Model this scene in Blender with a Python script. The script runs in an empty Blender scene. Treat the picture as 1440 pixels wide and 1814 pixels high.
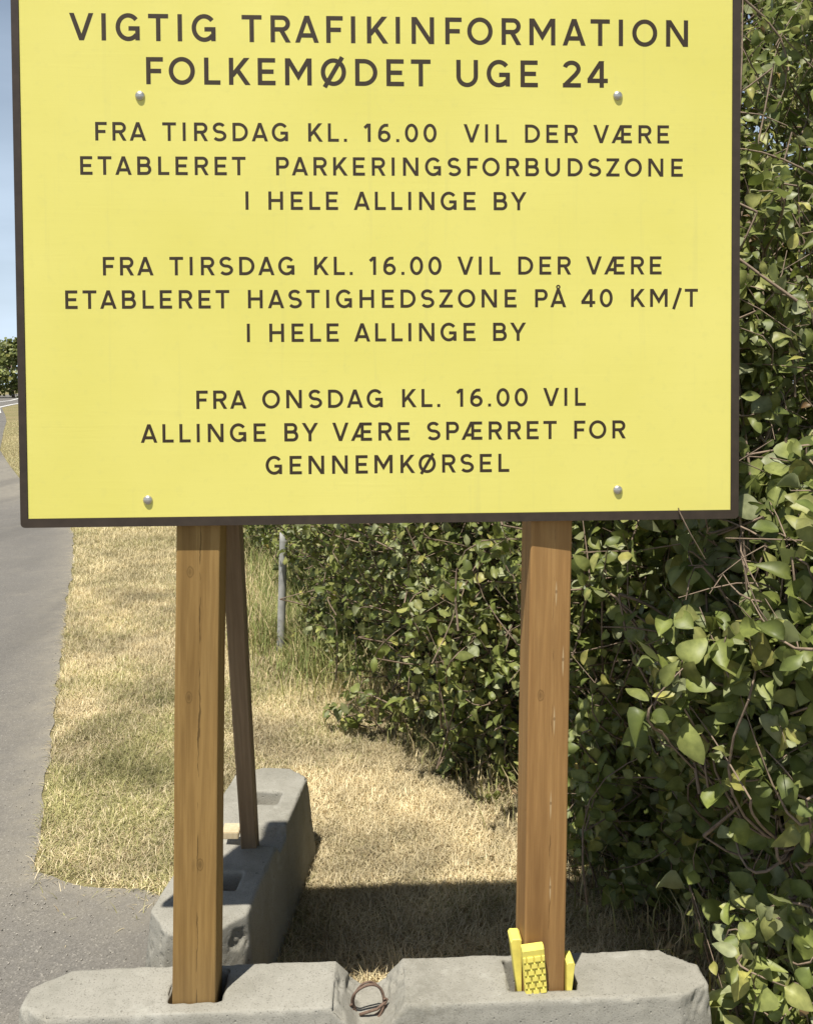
import bpy, bmesh, math, random
import numpy as np
from mathutils import Vector, Matrix, noise as mnoise

R = math.radians
SC = bpy.context.scene
COL = SC.collection

# ------------------------------------------------------------------ camera
PITCH, ROLL = 0.02535, -0.00658
cd = bpy.data.cameras.new('camera')
cam = bpy.data.objects.new('camera', cd)
COL.objects.link(cam)
cam.location = (0, 0, 1.7)
fw = Vector((0, math.cos(PITCH), -math.sin(PITCH)))
up0 = Vector((0, math.sin(PITCH), math.cos(PITCH)))
rt0 = Vector((1, 0, 0))
rt = rt0 * math.cos(ROLL) + up0 * math.sin(ROLL)
up = up0 * math.cos(ROLL) - rt0 * math.sin(ROLL)
cam.rotation_euler = Matrix((rt, up, -fw)).transposed().to_euler()
cd.sensor_fit = 'HORIZONTAL'
cd.sensor_width = 36.0
cd.lens = 40.0
cd.shift_y = -0.1295
cd.clip_start = 0.05
cd.clip_end = 3000
SC.camera = cam

# ------------------------------------------------------------------ light
SUN_DIR = Vector((0.173, 0.362, -1.0)).normalized()        # the way the light travels
sd = bpy.data.lights.new('sun', 'SUN')
sd.energy = 5.0
sd.angle = R(0.53)
sd.color = (1.0, 0.95, 0.86)
sun = bpy.data.objects.new('sun', sd)
COL.objects.link(sun)
sun.rotation_euler = SUN_DIR.to_track_quat('-Z', 'Y').to_euler()
sun.location = (-3, -6, 12)

W = bpy.data.worlds.new("World")
SC.world = W
W.use_nodes = True
wn, wl = W.node_tree.nodes, W.node_tree.links
bg = wn['Background']
sky = wn.new('ShaderNodeTexSky')
sky.sky_type = 'NISHITA'
sky.sun_disc = False
sky.sun_elevation = R(65.6)
sky.sun_rotation = R(205)
sky.air_density = 1.0
sky.dust_density = 1.2
sky.ozone_density = 1.0
# soft fair-weather cloud, thicker towards the horizon
tc = wn.new('ShaderNodeTexCoord')
mp = wn.new('ShaderNodeMapping')
mp.inputs['Scale'].default_value = (1.0, 1.0, 5.0)
nz = wn.new('ShaderNodeTexNoise')
nz.inputs['Scale'].default_value = 2.6
nz.inputs['Detail'].default_value = 7
nz.inputs['Roughness'].default_value = 0.55
cr = wn.new('ShaderNodeValToRGB')
cr.color_ramp.elements[0].position = 0.30
cr.color_ramp.elements[1].position = 0.62
cr.color_ramp.elements[0].color = (0.72, 0.72, 0.72, 1)
cr.color_ramp.elements[1].color = (1, 1, 1, 1)
mx = wn.new('ShaderNodeMix')
mx.data_type = 'RGBA'
wl.new(tc.outputs['Generated'], mp.inputs['Vector'])
wl.new(mp.outputs[0], nz.inputs['Vector'])
sx_ = wn.new('ShaderNodeSeparateXYZ')
wl.new(tc.outputs['Generated'], sx_.inputs[0])
low = wn.new('ShaderNodeMapRange')            # cloud and haze thicken towards the horizon
low.inputs[1].default_value, low.inputs[2].default_value = 0.0, 0.56
low.inputs[3].default_value, low.inputs[4].default_value = 0.95, 0.0
wl.new(sx_.outputs[2], low.inputs[0])
ad = wn.new('ShaderNodeMath')
ad.operation = 'MULTIPLY'
wl.new(nz.outputs[0], cr.inputs[0])
wl.new(cr.outputs[0], ad.inputs[0])
wl.new(low.outputs[0], ad.inputs[1])

wl.new(ad.outputs[0], mx.inputs[0])
wl.new(sky.outputs[0], mx.inputs[6])
mx.inputs[7].default_value = (11.6, 13.9, 16.6, 1)
wl.new(mx.outputs[2], bg.inputs[0])
bg.inputs[1].default_value = 0.052

SC.view_settings.view_transform = 'Standard'
SC.view_settings.look = 'None'
SC.view_settings.exposure = 0.45
SC.view_settings.gamma = 1.0
SC.view_settings.use_curve_mapping = False

rng = np.random.default_rng(7)
random.seed(7)

# ------------------------------------------------------------------ helpers
def link(name, me, mat=None, parent=None, smooth=False):
    if mat is not None:
        me.materials.append(mat)
    o = bpy.data.objects.new(name, me)
    COL.objects.link(o)
    if parent is not None:
        o.parent = parent
    if smooth:
        me.polygons.foreach_set('use_smooth', [True] * len(me.polygons))
    return o

def from_bm(name, bm, mat=None, parent=None, smooth=False):
    bmesh.ops.recalc_face_normals(bm, faces=bm.faces)
    me = bpy.data.meshes.new(name)
    bm.to_mesh(me)
    bm.free()
    return link(name, me, mat, parent, smooth)

def tag(o, label=None, cat=None, group=None, kind=None):
    if label: o['label'] = label
    if cat: o['category'] = cat
    if group: o['group'] = group
    if kind: o['kind'] = kind
    return o

def empty(name, loc, rz=0.0):
    o = bpy.data.objects.new(name, None)
    o.empty_display_size = 0.1
    COL.objects.link(o)
    o.location = loc
    o.rotation_euler = (0, 0, rz)
    return o

def fast_mesh(name, verts, loops, sizes, tint=None):
    """verts (N,3); loops flat vertex indices; sizes per face."""
    me = bpy.data.meshes.new(name)
    me.vertices.add(len(verts))
    me.vertices.foreach_set('co', np.ascontiguousarray(verts, dtype=np.float32).ravel())
    me.loops.add(len(loops))
    me.loops.foreach_set('vertex_index', np.ascontiguousarray(loops, dtype=np.int32))
    me.polygons.add(len(sizes))
    starts = np.concatenate([[0], np.cumsum(sizes)[:-1]]).astype(np.int32)
    me.polygons.foreach_set('loop_start', starts)
    if tint is not None:
        at = me.attributes.new('tint', 'FLOAT_COLOR', 'POINT')
        c = np.ones((len(verts), 4), dtype=np.float32)
        c[:, :3] = tint
        at.data.foreach_set('color', c.ravel())
    me.update(calc_edges=True)
    return me

def add_box(bm, lo, hi, mtx=None):
    vs = []
    for x in (lo[0], hi[0]):
        for y in (lo[1], hi[1]):
            for z in (lo[2], hi[2]):
                v = Vector((x, y, z))
                vs.append(bm.verts.new(mtx @ v if mtx else v))
    for f in ((0, 1, 3, 2), (4, 6, 7, 5), (0, 4, 5, 1), (2, 3, 7, 6), (0, 2, 6, 4), (1, 5, 7, 3)):
        bm.faces.new([vs[i] for i in f])
    return vs

def add_tube(bm, pts, rad, n=8, cap=True):
    pts = [Vector(p) for p in pts]
    rings = []
    prev = None
    for i, p in enumerate(pts):
        d = (pts[min(i + 1, len(pts) - 1)] - pts[max(i - 1, 0)]).normalized()
        a = Vector((0, 0, 1)) if abs(d.z) < 0.9 else Vector((1, 0, 0))
        s = d.cross(a).normalized() if prev is None else (prev - d * prev.dot(d)).normalized()
        prev = s
        t = d.cross(s)
        r = rad[i] if isinstance(rad, (list, tuple)) else rad
        rings.append([bm.verts.new(p + (s * math.cos(2 * math.pi * k / n) + t * math.sin(2 * math.pi * k / n)) * r) for k in range(n)])
    for a, b in zip(rings, rings[1:]):
        for k in range(n):
            bm.faces.new((a[k], a[(k + 1) % n], b[(k + 1) % n], b[k]))
    if cap:
        bm.faces.new(rings[0][::-1])
        bm.faces.new(rings[-1])

# ---- node shorthand
class NT:
    def __init__(self, name, rough=0.8, spec=0.3):
        self.m = bpy.data.materials.new(name)
        self.m.use_nodes = True
        self.t = self.m.node_tree
        self.b = self.t.nodes['Principled BSDF']
        self.b.inputs['Roughness'].default_value = rough
        self.b.inputs['Specular IOR Level'].default_value = spec
    def n(self, kind, **kw):
        x = self.t.nodes.new(kind)
        for k, v in kw.items():
            setattr(x, k, v)
        return x
    def l(self, a, b):
        self.t.links.new(a, b)
    def coord(self, scale=(1, 1, 1), kind='Object', loc=(0, 0, 0)):
        c = self.n('ShaderNodeTexCoord')
        mp = self.n('ShaderNodeMapping')
        mp.inputs['Scale'].default_value = scale
        mp.inputs['Location'].default_value = loc
        self.l(c.outputs[kind], mp.inputs[0])
        return mp.outputs[0]
    def noise(self, vec, scale, detail=4, rough=0.55, dist=0.0):
        x = self.n('ShaderNodeTexNoise')
        x.inputs['Scale'].default_value = scale
        x.inputs['Detail'].default_value = detail
        x.inputs['Roughness'].default_value = rough
        x.inputs['Distortion'].default_value = dist
        self.l(vec, x.inputs['Vector'])
        return x.outputs[0]
    def ramp(self, fac, stops):
        x = self.n('ShaderNodeValToRGB')
        el = x.color_ramp.elements
        while len(el) < len(stops):
            el.new(0.5)
        for e, (p, c) in zip(el, stops):
            e.position = p
            e.color = (*c, 1) if len(c) == 3 else c
        self.l(fac, x.inputs[0])
        return x.outputs[0]
    def mix(self, fac, a, b, mode='MIX'):
        x = self.n('ShaderNodeMix', data_type='RGBA', blend_type=mode)
        for inp, v in ((x.inputs[0], fac), (x.inputs[6], a), (x.inputs[7], b)):
            if hasattr(v, 'links') or isinstance(v, bpy.types.NodeSocket):
                self.l(v, inp)
            else:
                inp.default_value = v if isinstance(v, (int, float)) else (*v, 1)
        return x.outputs[2]
    def math(self, op, a, b=0.0, clamp=False):
        x = self.n('ShaderNodeMath', operation=op, use_clamp=clamp)
        for inp, v in zip(x.inputs, (a, b)):
            if isinstance(v, bpy.types.NodeSocket):
                self.l(v, inp)
            else:
                inp.default_value = v
        return x.outputs[0]
    def color(self, s):
        if isinstance(s, bpy.types.NodeSocket):
            self.l(s, self.b.inputs['Base Color'])
        else:
            self.b.inputs['Base Color'].default_value = (*s, 1)
    def bump(self, h, strength=0.3, dist=0.01):
        x = self.n('ShaderNodeBump')
        x.inputs['Strength'].default_value = strength
        x.inputs['Distance'].default_value = dist
        self.l(h, x.inputs['Height'])
        self.l(x.outputs[0], self.b.inputs['Normal'])

BLACK, WHITE = (0, 0, 0), (1, 1, 1)

# ------------------------------------------------------------------ materials
def m_concrete(name, seed):
    k = NT(name, 0.9, 0.2)
    v = k.coord(loc=(seed, seed * 2, seed * 3))
    big = k.noise(v, 4.5, 5, 0.6)
    fine = k.noise(v, 70, 5, 0.65)
    speck = k.noise(v, 260, 2, 0.5)
    c = k.ramp(big, [(0.3, (0.225, 0.214, 0.176)), (0.5, (0.285, 0.272, 0.230)), (0.7, (0.345, 0.331, 0.285))])
    c = k.mix(k.ramp(fine, [(0.42, BLACK), (0.68, WHITE)]), c, (0.29, 0.278, 0.236))
    c = k.mix(k.ramp(speck, [(0.33, (0.75, 0.75, 0.75)), (0.42, BLACK)]), c, (0.17, 0.16, 0.135))
    # pale lime bloom in patches
    pt = k.noise(v, 9, 6, 0.7, 0.6)
    c = k.mix(k.ramp(pt, [(0.58, BLACK), (0.70, (0.6, 0.6, 0.6))]), c, (0.40, 0.39, 0.34))
    # water stains
    st = k.noise(k.coord((14, 14, 1.5), loc=(seed, 0, 0)), 1.0, 5, 0.6)
    c = k.mix(k.ramp(st, [(0.52, BLACK), (0.75, (0.35, 0.35, 0.35))]), c, (0.15, 0.145, 0.115))
    k.color(c)
    vo = k.n('ShaderNodeTexVoronoi')
    vo.inputs['Scale'].default_value = 55
    k.l(v, vo.inputs['Vector'])
    pit = k.ramp(vo.outputs['Distance'], [(0.05, BLACK), (0.16, WHITE)])
    # scattered air holes of different sizes
    va = k.n('ShaderNodeTexVoronoi')
    va.inputs['Scale'].default_value = 34
    k.l(v, va.inputs['Vector'])
    sc_ = k.n('ShaderNodeSeparateColor')
    k.l(va.outputs['Color'], sc_.inputs[0])
    hole = k.math('LESS_THAN', va.outputs['Distance'], k.math('MULTIPLY', k.math('SUBTRACT', sc_.outputs[0], 0.62), 0.42))
    c = k.mix(k.math('MULTIPLY', hole, 0.6), c, (0.11, 0.10, 0.08))
    k.color(c)
    h = k.mix(0.5, k.mix(0.5, fine, speck), pit)
    h = k.mix(hole, h, BLACK)
    k.bump(h, 0.6, 0.005)
    return k.m

def m_wood(name, base, dark, light, crack_x, seed, crack=True, knot=0.10, resin=(), knots=()):
    """sawn post: grain runs along local z"""
    k = NT(name, 0.72, 0.25)
    g = k.noise(k.coord((26, 26, 1.3), loc=(seed, seed, seed)), 1.0, 6, 0.6, 0.4)
    f = k.noise(k.coord((120, 120, 5), loc=(seed, 3, seed)), 1.0, 4, 0.6)
    lo = k.noise(k.coord((3, 3, 1.6), loc=(seed, 0, 2)), 1.0, 4, 0.55)
    c = k.ramp(g, [(0.33, dark), (0.50, base), (0.66, light)])
    c = k.mix(k.ramp(lo, [(0.38, BLACK), (0.68, (0.75, 0.75, 0.75))]), c, [q * 1.22 for q in base])
    c = k.mix(k.ramp(f, [(0.40, (0.42, 0.42, 0.42)), (0.60, BLACK)]), c, dark)
    # a few knots, stretched along the grain
    vo = k.n('ShaderNodeTexVoronoi')
    vo.inputs['Scale'].default_value = 1.0
    k.l(k.coord((9, 9, 2.7), loc=(seed * 1.7, seed, 0.31 * seed)), vo.inputs['Vector'])
    kn = k.ramp(vo.outputs['Distance'], [(knot * 0.55, WHITE), (knot, (0.5, 0.5, 0.5)), (knot * 1.5, BLACK)])
    c = k.mix(k.math('MULTIPLY', kn, 0.7), c, [q * 0.55 for q in dark])
    hgt = k.mix(0.5, g, f)
    sx = k.n('ShaderNodeSeparateXYZ')
    cc = k.n('ShaderNodeTexCoord')
    k.l(cc.outputs['Object'], sx.inputs[0])
    def ell(x0, z0, rx, rz):
        ax = k.math('MULTIPLY', k.math('SUBTRACT', sx.outputs[0], x0), 1 / rx)
        az = k.math('MULTIPLY', k.math('SUBTRACT', sx.outputs[2], z0), 1 / rz)
        d2 = k.math('ADD', k.math('MULTIPLY', ax, ax), k.math('MULTIPLY', az, az))
        return k.math('ADD', d2, k.math('MULTIPLY', k.math('SUBTRACT', f, 0.5), 0.9))
    if crack:
        wob = k.noise(k.coord((0, 0, 9), loc=(0, 0, seed)), 1.0, 5, 0.6)
        wx = k.math('MULTIPLY', k.math('SUBTRACT', wob, 0.5), 0.02)
        dx = k.math('ABSOLUTE', k.math('SUBTRACT', k.math('SUBTRACT', sx.outputs[0], crack_x), wx))
        wid = k.noise(k.coord((0, 0, 5.5), loc=(0, 0, seed * 2.3)), 1.0, 4, 0.6)
        th = k.math('MULTIPLY', k.math('SUBTRACT', wid, 0.50 if resin else 0.46), 0.010 if resin else 0.016)
        ck = k.math('LESS_THAN', dx, th)
        c = k.mix(k.math('MULTIPLY', ck, 0.7), c, [q * 0.3 for q in dark])
        hgt = k.mix(ck, hgt, BLACK)
    for x0, z0 in knots:
        e = ell(x0, z0, 0.0085, 0.015)
        kc = k.ramp(e, [(0.0, [q * 0.45 for q in dark]), (0.45, [q * 0.85 for q in base]), (0.62, [q * 0.4 for q in dark]), (0.85, [q * 0.9 for q in dark])])
        c = k.mix(k.math('MULTIPLY', k.math('LESS_THAN', e, 0.95), 0.5), c, kc)
    for x0, z0 in resin:
        c = k.mix(k.ramp(ell(x0, z0, 0.0024, 0.030 + 0.009 * math.sin(90 * z0)), [(0.1, (0.62, 0.62, 0.62)), (1.0, BLACK)]), c, (0.56, 0.43, 0.25))
        c = k.mix(k.ramp(ell(x0, z0 + 0.004, 0.0032, 0.005), [(0.4, (0.6, 0.6, 0.6)), (0.95, BLACK)]), c, [q * 0.7 for q in dark])
    # handling dirt and damp near the foot
    ft = k.math('MULTIPLY', k.math('SUBTRACT', 0.16, sx.outputs[2]), 3.0, True)
    c = k.mix(k.math('MULTIPLY', ft, k.math('MULTIPLY', lo, 0.9)), c, (0.13, 0.10, 0.06))
    k.color(c)
    k.bump(hgt, 0.35, 0.003)
    return k.m

def m_plain(name, col, rough=0.6, var=0.12, scale=30, bump=0.1, metal=0.0, spec=0.4):
    k = NT(name, rough, spec)
    v = k.coord()
    a = k.noise(v, scale, 5, 0.6)
    k.color(k.ramp(a, [(0.3, [q * (1 - var) for q in col]), (0.7, [min(1, q * (1 + var)) for q in col])]))
    k.b.inputs['Metallic'].default_value = metal
    if bump:
        k.bump(a, bump, 0.003)
    return k.m

def m_sign():
    k = NT('sign_yellow', 0.42, 0.45)
    v = k.coord()
    big = k.noise(v, 2.2, 3, 0.5)
    fine = k.noise(v, 40, 4, 0.6)
    c = k.ramp(big, [(0.3, (0.755, 0.692, 0.160)), (0.7, (0.815, 0.745, 0.202))])
    c = k.mix(k.ramp(fine, [(0.55, BLACK), (0.8, (0.35, 0.35, 0.35))]), c, (0.66, 0.62, 0.18))
    # faint rain-dirt streaks
    st = k.noise(k.coord((34, 1, 1.2)), 1.0, 5, 0.6)
    c = k.mix(k.ramp(st, [(0.60, BLACK), (0.8, (0.22, 0.22, 0.22))]), c, (0.52, 0.50, 0.2))
    k.color(c)
    sc = k.noise(k.coord((3, 1, 60)), 1.0, 6, 0.75, 1.2)
    k.l(k.ramp(k.noise(v, 6, 5, 0.6), [(0.35, (0.34, 0.34, 0.34)), (0.7, (0.52, 0.52, 0.52))]), k.b.inputs['Roughness'])
    k.bump(k.mix(0.12, k.noise(v, 3.0, 2, 0.4), sc), 0.16, 0.012)
    return k.m

def m_leaf(name):
    k = NT(name, 0.46, 0.35)
    at = k.n('ShaderNodeAttribute', attribute_name='tint')
    v = k.coord()
    n1 = k.noise(v, 60, 3, 0.5)
    c = k.mix(k.ramp(n1, [(0.35, (0.35, 0.35, 0.35)), (0.65, BLACK)]), at.outputs['Color'], (0.05, 0.07, 0.018))
    geo = k.n('ShaderNodeNewGeometry')
    pale = k.mix(0.5, c, (0.27, 0.29, 0.17))
    c2 = k.mix(geo.outputs['Backfacing'], c, pale)
    k.color(c2)
    tr = k.n('ShaderNodeBsdfTranslucent')
    k.l(k.mix(0.5, c2, (0.28, 0.36, 0.05)), tr.inputs[0])
    ms = k.n('ShaderNodeMixShader')
    ms.inputs[0].default_value = 0.27
    out = k.t.nodes['Material Output']
    k.l(k.b.outputs[0], ms.inputs[1])
    k.l(tr.outputs[0], ms.inputs[2])
    k.l(ms.outputs[0], out.inputs[0])
    return k.m

def m_blade(name):
    k = NT(name, 0.6, 0.25)
    at = k.n('ShaderNodeAttribute', attribute_name='tint')
    k.color(at.outputs['Color'])
    tr = k.n('ShaderNodeBsdfTranslucent')
    k.l(at.outputs['Color'], tr.inputs[0])
    ms = k.n('ShaderNodeMixShader')
    ms.inputs[0].default_value = 0.12
    k.l(k.b.outputs[0], ms.inputs[1])
    k.l(tr.outputs[0], ms.inputs[2])
    k.l(ms.outputs[0], k.t.nodes['Material Output'].inputs[0])
    return k.m

def m_asphalt():
    k = NT('asphalt', 0.85, 0.3)
    v = k.coord()
    big = k.noise(v, 0.9, 4, 0.55)
    mid = k.noise(v, 14, 4, 0.6)
    vo = k.n('ShaderNodeTexVoronoi')
    vo.inputs['Scale'].default_value = 190
    k.l(v, vo.inputs['Vector'])
    c = k.ramp(big, [(0.3, (0.142, 0.132, 0.115)), (0.7, (0.188, 0.176, 0.154))])
    c = k.mix(k.ramp(mid, [(0.35, (0.4, 0.4, 0.4)), (0.6, BLACK)]), c, (0.125, 0.117, 0.11))
    c = k.mix(0.5, c, k.ramp(vo.outputs['Color'], [(0.1, (0.08, 0.075, 0.065)), (0.55, (0.15, 0.14, 0.123)), (0.82, (0.20, 0.187, 0.165)), (0.93, (0.40, 0.375, 0.32))]))
    # pale dust swept together in patches
    du = k.noise(v, 3.1, 6, 0.7)
    c = k.mix(k.ramp(du, [(0.52, BLACK), (0.78, (0.55, 0.55, 0.55))]), c, (0.235, 0.215, 0.175))
    da = k.n('ShaderNodeAttribute', attribute_name='dust')
    dn = k.noise(v, 9, 6, 0.7)
    dm = k.math('MULTIPLY', da.outputs['Fac'], k.math('ADD', 0.15, k.math('MULTIPLY', dn, 1.5)), True)
    c = k.mix(k.math('MULTIPLY', k.math('MULTIPLY', dm, dm), 0.6, True), c, (0.28, 0.252, 0.195))
    # darker worn streaks along the lane
    tr_ = k.noise(k.coord((1.6, 0.22, 1), loc=(3, 1, 0)), 1.0, 4, 0.55)
    c = k.mix(k.ramp(tr_, [(0.50, BLACK), (0.68, (0.45, 0.45, 0.45))]), c, (0.10, 0.094, 0.083))
    k.color(c)
    k.bump(k.mix(0.5, vo.outputs['Distance'], mid), 0.5, 0.006)
    return k.m

def m_ground():
    k = NT('dry_turf', 0.95, 0.1)
    v = k.coord()
    a = k.noise(v, 0.35, 4, 0.6)
    b = k.noise(v, 7, 5, 0.65)
    f = k.noise(v, 120, 3, 0.6)
    c = k.ramp(a, [(0.35, (0.30, 0.25, 0.125)), (0.55, (0.24, 0.225, 0.095)), (0.75, (0.15, 0.17, 0.055))])
    c = k.mix(k.ramp(b, [(0.4, BLACK), (0.7, (0.6, 0.6, 0.6))]), c, (0.36, 0.30, 0.17))
    c = k.mix(k.ramp(f, [(0.4, (0.7, 0.7, 0.7)), (0.6, BLACK)]), c, (0.11, 0.085, 0.045))
    k.color(c)
    k.bump(f, 0.6, 0.02)
    return k.m

M_CONC_F = m_concrete('concrete_front', 1.3)
M_CONC_R = m_concrete('concrete_rear', 5.9)
M_POST_L = m_wood('post_wood_tan', (0.28, 0.170, 0.056), (0.18, 0.102, 0.031), (0.34, 0.218, 0.078), 0.006, 2.1, True, 0.05, (), ((-0.017, 1.01), (-0.017, 0.72), (0.012, 0.33)))
M_POST_R = m_wood('post_wood_red', (0.33, 0.185, 0.066), (0.215, 0.112, 0.038), (0.385, 0.232, 0.090), 0.008, 6.4, True, 0.05, ((0.013, 0.94), (0.032, 0.78), (0.013, 0.64), (0.008, 0.44), (0.010, 0.24)), ((-0.02, 0.70),))
M_BRACE = m_wood('brace_wood', (0.225, 0.160, 0.098), (0.15, 0.102, 0.060), (0.27, 0.197, 0.122), 0.0, 9.3, False, 0.05)
M_OFFCUT = m_wood('offcut_wood', (0.62, 0.52, 0.34), (0.50, 0.38, 0.22), (0.70, 0.60, 0.42), 0.0, 4.0, False, 0.01)
M_SIGN = m_sign()
M_LETTER = m_plain('letter_brown', (0.043, 0.028, 0.013), 0.5, 0.15, 25, 0.0)
M_BORDER = m_plain('border_dark', (0.046, 0.033, 0.023), 0.5, 0.2, 30, 0.08)
M_BOLT = m_plain('bolt_steel', (0.55, 0.53, 0.48), 0.35, 0.1, 60, 0.05, 0.8)
M_WEDGE = m_plain('wedge_yellow', (0.78, 0.67, 0.14), 0.5, 0.16, 28, 0.05)
M_RUST = m_plain('rusty_wire', (0.135, 0.088, 0.062), 0.8, 0.4, 90, 0.4)
M_POLE = m_plain('pole_grey', (0.33, 0.33, 0.315), 0.65, 0.28, 14, 0.15)
M_LEAF = m_leaf('leaf')
M_BLADE = m_blade('grass_blade')
M_BARK = m_plain('twig_bark', (0.21, 0.155, 0.11), 0.85, 0.35, 60, 0.4)
M_ASPH = m_asphalt()
M_GROUND = m_ground()
M_PAINT = m_plain('road_paint', (0.62, 0.61, 0.58), 0.7, 0.15, 6, 0.1)

# ------------------------------------------------------------------ ground and road
ROAD_EDGE = [(-60, 1.9), (-34, 1.9), (-14, 1.35), (-6, 0.75), (0, 0.1)]
# the right-hand road edge as (y, x), near to far
EDGE = [(3.0, -1.30), (3.175, -1.334), (3.56, -1.462), (4.17, -1.669), (5.23, -2.037), (6.83, -2.595), (8.5, -3.16), (10.38, -3.85),
        (12.8, -5.05), (15.45, -6.55), (19.5, -8.6), (24.16, -10.9), (29, -13.0), (33.8, -15.1), (44, -19.5), (54, -24.0), (64, -28.6), (73, -32.7),
        (85, -36.8), (97, -40.6), (110, -44.6), (127, -51.0), (150, -60.0), (185, -72.0), (260, -96.0)]
EY = np.array([e[0] for e in EDGE]); EX = np.array([e[1] for e in EDGE])
def edge_x(y): return np.interp(y, EY, EX)
# where the tarmac apron ends towards the grass, (x, y)
APRON = [(-1.30, 3.11), (-1.19, 3.05), (-1.041, 3.01), (-0.90, 2.985), (-0.80, 2.93), (-0.66, 2.80), (-0.517, 2.64), (-0.3, 2.42), (0.0, 2.26), (0.4, 2.20),
         (0.8, 2.10), (1.1, 1.85), (1.5, 1.3), (2.2, 0.3), (3.5, -2.0), (5.0, -8.0), (5.5, -40.0)]
AX = np.array([a[0] for a in APRON]); AY = np.array([a[1] for a in APRON])

bm = bmesh.new()
S = 900
n = 60
gs = np.sinh(np.linspace(-4.2, 4.2, n)) / math.sinh(4.2) * S
grid = [[bm.verts.new((x, y, 0.0)) for x in gs] for y in gs]
for j in range(n - 1):
    for i in range(n - 1):
        bm.faces.new((grid[j][i], grid[j][i + 1], grid[j + 1][i + 1], grid[j + 1][i]))
ground = tag(from_bm('ground', bm, M_GROUND), kind='structure')

def rag(p, amp, f):
    return Vector((p[0] + amp * mnoise.noise(Vector((p[0] * f, p[1] * f, 1.1))), p[1] + amp * mnoise.noise(Vector((p[0] * f, p[1] * f, 7.7))), 0.006))

def dense(pts, step):
    out = []
    for a, b in zip(pts, pts[1:]):
        a, b = Vector(a), Vector(b)
        k = max(1, int((b - a).length / step))
        out += [a.lerp(b, i / k) for i in range(k)]
    return out + [Vector(pts[-1])]

bm = bmesh.new()
far = [(x, y) for y, x in EDGE]
rightside = list(reversed(APRON)) + far[1:]
near_pts = [p for p in dense(rightside, 0.05) if p.y < 20] + [Vector(p) for p in far if p[1] >= 20]
prevL = None
strip = []
for i, p in enumerate(near_pts):
    a = near_pts[max(i - 1, 0)]; b = near_pts[min(i + 1, len(near_pts) - 1)]
    amp = 0.035 if p.y < 12 else 0.0
    strip.append(rag(p, amp, 5.0))
# carriageway outline filled with triangles; vertices remember how near the grass edge is
from mathutils.geometry import delaunay_2d_cdt
LEFT = [(-9.0, -40), (-8.5, -10), (-8.3, 0), (-8.4, 3.0)] + [(x - 6.7 - 0.02 * y, y) for y, x in EDGE[2:]]
outline = [Vector((p.x, p.y)) for p in strip] + [Vector(p) for p in reversed(LEFT)]
no_ = len(outline)
sarr = np.array([(p.x, p.y) for p in strip])
def edge_dist(x, y): return float(np.sqrt(((sarr - (x, y)) ** 2).sum(1)).min())
def inside(x, y):
    c_ = False
    j_ = no_ - 1
    for i_ in range(no_):
        a_, b_ = outline[i_], outline[j_]
        if (a_.y > y) != (b_.y > y) and x < (b_.x - a_.x) * (y - a_.y) / (b_.y - a_.y) + a_.x:
            c_ = not c_
        j_ = i_
    return c_
extra = []
for gy_ in np.arange(1.5, 12.0, 0.13):
    e_x = float(np.interp(gy_, EY, EX))
    for gx_ in np.arange(e_x - 0.8, 1.6 if gy_ < 3.3 else e_x + 0.1, 0.13):
        if inside(gx_, gy_) and 0.05 < edge_dist(gx_, gy_) < 0.75:
            extra.append(Vector((gx_ + random.uniform(-.03, .03), gy_ + random.uniform(-.03, .03))))
res_ = delaunay_2d_cdt(outline + extra, [], [list(range(no_))], 1, 1e-5)
ds = bm.verts.layers.float.new('dust')
bv = []
for p in res_[0]:
    v = bm.verts.new((p.x, p.y, 0.006))
    v[ds] = max(0.0, 1 - edge_dist(p.x, p.y) / 0.42) if p.y < 20 else 0.0
    bv.append(v)
for f_ in res_[2]:
    bm.faces.new([bv[k_] for k_ in f_])
road = tag(from_bm('road', bm, M_ASPH), kind='structure')

def marking(pts, w):
    bm = bmesh.new()
    pv = None
    pp = [Vector((x, y, 0)) for x, y in pts]
    for i, p in enumerate(pp):
        d = (pp[min(i + 1, len(pp) - 1)] - pp[max(i - 1, 0)]).normalized()
        s = Vector((-d.y, d.x, 0)) * w * 0.5
        cur = (bm.verts.new(p + s + Vector((0, 0, 0.012))), bm.verts.new(p - s + Vector((0, 0, 0.012))))
        if pv:
            bm.faces.new((pv[0], pv[1], cur[1], cur[0]))
        pv = cur
    return tag(from_bm('road_marking', bm, M_PAINT), kind='structure')
ys = np.linspace(58, 105, 30)
marking([(edge_x(y) - 0.35, y) for y in ys], 0.30)
for y0, y1 in ((76, 84), (96, 130), (142, 160)):
    ys = np.linspace(y0, y1, 14)
    marking([(edge_x(y) - 3.6, y) for y in ys], 0.32)

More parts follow.
